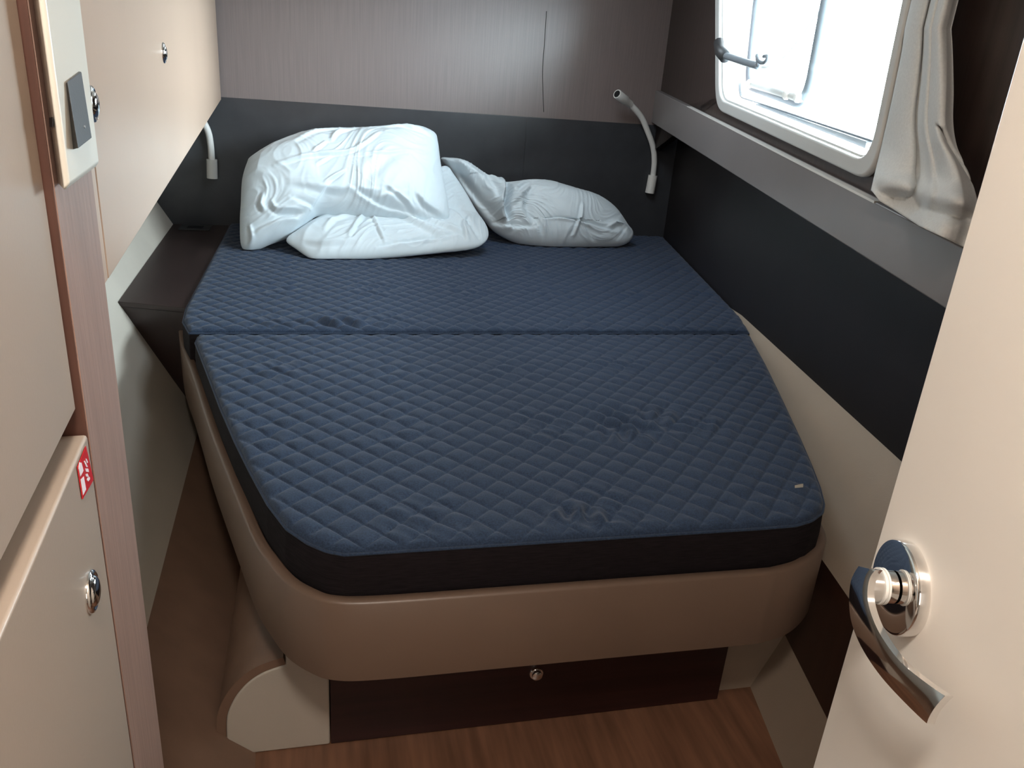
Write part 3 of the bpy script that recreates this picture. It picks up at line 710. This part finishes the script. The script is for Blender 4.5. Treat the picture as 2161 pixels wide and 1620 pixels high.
# ================================================================== READING LAMPS
def wallpt(px, py, off): return aty(px, py, YB - off)
def reading_lamp(label, head, neck, mount, offs_neck):
    root = thing('reading_lamp', label, 'reading lamp', None)
    if neck:
        path = catmull([wallpt(x, y, o_) for (x, y), o_ in zip(neck, offs_neck)], 7)
        tube('flexible_neck', path, .0105, 'white_pl', root, 14)
    if mount:
        tube('wall_socket', [wallpt(*mount[0], .018), wallpt(*mount[1], .018)], .0175, 'white_pl', root, 20).modifiers.new('es', 'EDGE_SPLIT')
    if head:
        a, b = wallpt(*head[0], .10), wallpt(*head[1], .06)
        d = (b - a) / np.linalg.norm(b - a)
        Lh = np.linalg.norm(b - a)
        h_ = lathe('lamp_head', a, d, [(.004, .010), (0, .0125), (0, .0155), (.002, .0165), (Lh * .62, .0165), (Lh * .66, .0145), (Lh, .013), (Lh + .004, .0085)], 'white_pl', root, 28)
        lathe('lens', a - d * .0002, d, [(0, .0122), (.003, .0122)], 'hole', h_, 24)
    return root
reading_lamp('white flexible reading lamp at the right end of the headboard', ((1302, 198), (1330, 220)),
             [(1330, 220), (1352, 245), (1366, 275), (1378, 310), (1381, 340), (1378, 372)], ((1378, 370), (1371, 407)), (.06, .045, .035, .028, .022, .018))
reading_lamp('white flexible reading lamp half hidden by the locker at the left of the headboard', None,
             [(392, 212), (410, 232), (428, 255), (440, 280), (445, 310), (447, 340)], ((447, 336), (448, 376)), (.06, .05, .035, .028, .022, .018))

# ================================================================== CURTAIN
OC = OFW + .022
left_px = [(1912, 60), (1905, 111), (1893, 170), (1878, 240), (1862, 310), (1851, 355), (1840, 402)]
right_px = [(2008, 60), (2010, 111), (2011, 190), (2010, 260), (2018, 310), (2036, 350), (2055, 400), (2064, 455), (2050, 530)]
def poly_at(P, n):
    P = catmull(P, 8); d = np.concatenate([[0], np.cumsum(np.linalg.norm(np.diff(P, axis=0), axis=1))]); t = np.linspace(0, d[-1], n)
    return np.stack([np.interp(t, d, P[:, 0]), np.interp(t, d, P[:, 1])], 1)
NRr, NCc = 90, 120
Lp, Rp_ = poly_at(left_px, NRr), poly_at(right_px, NRr)
V = []
for i in range(NRr):
    ti = i / (NRr - 1)
    for j in range(NCc):
        t = j / (NCc - 1)
        p = Lp[i] * (1 - t) + Rp_[i] * t
        hx = np.array([np.interp(t, [0, .12, .30, .55, .80, 1], [1840, 1856, 1888, 1942, 2000, 2046]), np.interp(t, [0, .12, .30, .55, .80, 1], [402, 424, 443, 478, 505, 527])])
        p = p + (hx - (Lp[-1] * (1 - t) + Rp_[-1] * t)) * ti ** 5
        fold = .010 * max(0, math.sin(math.pi * min(1, t / .38))) ** .6 * (1 - .3 * ti)            # flat pleat at the left
        fold += -.012 * math.exp(-((t - .385 - .03 * ti) / .035) ** 2)                              # groove
        fold += .030 * math.exp(-((t - .70 - .08 * math.sin(3 * ti)) / .22) ** 2)
        fold += .010 * math.exp(-((t - .52 - .05 * ti) / .045) ** 2)
        fold += .012 * math.sin(9 * t + 8 * ti) * max(0, ti - .55) * 2.0
        fold += -.014 * math.exp(-(((t - .88) - .9 * (ti - .55)) / .05) ** 2) * (1 if ti > .45 else 0)
        fold += .018 * math.exp(-((ti - .86 + .12 * (t - .4)) / .05) ** 2) * (1 if t > .35 else t / .35)
        fold += -.012 * math.exp(-((ti - .93 + .10 * (t - .4)) / .03) ** 2) * min(1, t / .35)
        fold *= min(1, (1 - t) * 6 + .15)
        fold = max(fold, -.004) + .020 * max(0, (ti - .72) / .28) ** 1.2
        s, z = Rpx(p[0], p[1], OC + fold)
        V.append(Rpt(s, z, OC + fold))
# carry the cloth up to the curtain rail
top = []
for k in range(12):
    zt_ = 1.475 + (1.84 - 1.475) * (12 - k) / 12
    for j in range(NCc):
        v0 = V[j]; s0_ = (v0 - qR) @ dR + YB; of = (v0 - qR) @ nR
        top.append(Rpt(s0_ + .01 * (zt_ - v0[2]), v0[2] + (zt_ - 1.475) if zt_ > 1.475 else zt_, of))
V = top + V; NT = NRr + 12
Fc = [[i * NCc + j, i * NCc + j + 1, (i + 1) * NCc + j + 1, (i + 1) * NCc + j] for i in range(NT - 1) for j in range(NCc - 1)]
cu = mesh('curtain', V, Fc, 'curtain', None, True)
so = cu.modifiers.new('sol', 'SOLIDIFY'); so.thickness = .003; so.offset = 0
tag(cu, 'pale grey beige curtain gathered beside the window, its hem bunched on the ledge', 'curtain')
tube('hem_piping', [V[i * NCc] for i in range(0, NT)], .0016, 'white_pl', cu, 6)

# ================================================================== DOOR with lever handle
ang = math.radians(14)
dD = np.array([math.sin(ang), math.cos(ang), 0]); nD = np.array([-dD[1], dD[0], 0])     # nD faces the berth
qD = CAM + ray(1911, 1240) * .455
def Dpt(s, z, off=0.0):
    p = qD + dD * s + nD * off; return np.array([p[0], p[1], z])
def Dpx(px, py, off=0.0):
    p = hit(px, py, qD + nD * off, nD); return ((p - qD) @ dD, p[2])
sE = (Dpx(2150, 110)[0] + Dpx(1747, 1508)[0]) / 2
dr = struct(lbox('door_1', sE, -.62, ZF + .01, ZCE - .01, 0, -.034, 'door', None, .0012, Dpt))
zH = float(qD[2])
hd = empty('door_handle'); hd.parent = dr
lathe('rosette', Dpt(0, zH, 0), nD, [(0, .0275), (.0055, .0275), (.0070, .0268), (.0074, .0255), (.0072, .012)], 'chrome', hd, 64)
lathe('neck', Dpt(0, zH, .008), nD, [(0, .0094), (.0055, .0094)], 'chrome', hd, 40)
lathe('washer', Dpt(0, zH, .0130), nD, [(0, .0105), (.0011, .0105), (.0012, .0096), (.0021, .0096), (.0022, .0105), (.0033, .0105)], 'white_pl', hd, 40)
lathe('hub', Dpt(0, zH, .0163), nD, [(0, .0092), (.004, .0092), (.0078, .0084)], 'chrome', hd, 40)
OV = .026
outer_px = [(1812, 1194), (1800, 1222), (1797, 1262), (1801, 1310), (1818, 1362), (1848, 1418), (1885, 1470), (1930, 1524)]
inner_px = [(1968, 1466), (1930, 1432), (1896, 1396), (1868, 1352), (1848, 1308), (1836, 1262), (1838, 1222), (1848, 1202)]
lev = [Dpx(*p, OV) for p in outer_px] + [(Dpx(*inner_px[0], OV)[0] * .5 + Dpx(*outer_px[-1], OV)[0] * .5 - .001, Dpx(*inner_px[0], OV)[1] * .5 + Dpx(*outer_px[-1], OV)[1] * .5)] + [Dpx(*p, OV) for p in inner_px]
# cross-section loft between the two edges
oc_ = catmull(outer_px, 5); ic_ = catmull(inner_px[::-1], 5)
V = []
n_ = min(len(oc_), len(ic_))
for i in range(n_):
    a = Dpx(*oc_[i], OV); b = Dpx(*ic_[i], OV); t_ = i / (n_ - 1)
    bow = .004 * math.sin(math.pi * t_) - .006 * t_
    for k in range(7):
        w_ = k / 6; s_ = a[0] * (1 - w_) + b[0] * w_; z_ = a[1] * (1 - w_) + b[1] * w_
        V.append(Dpt(s_, z_, OV + bow + .0012 * math.sin(math.pi * w_) ** .8))
    for k in range(7):
        w_ = 1 - k / 6; s_ = a[0] * (1 - w_) + b[0] * w_; z_ = a[1] * (1 - w_) + b[1] * w_
        V.append(Dpt(s_, z_, OV + bow - .004 + .0015 * math.sin(math.pi * w_)))
Fc = [[i * 14 + k, i * 14 + (k + 1) % 14, (i + 1) * 14 + (k + 1) % 14, (i + 1) * 14 + k] for i in range(n_ - 1) for k in range(14)]
Fc += [list(range(14))[::-1], [(n_ - 1) * 14 + k for k in range(14)]]
o = mesh('lever', V, Fc, 'chrome', hd, True); e = o.modifiers.new('es', 'EDGE_SPLIT'); e.split_angle = math.radians(42)
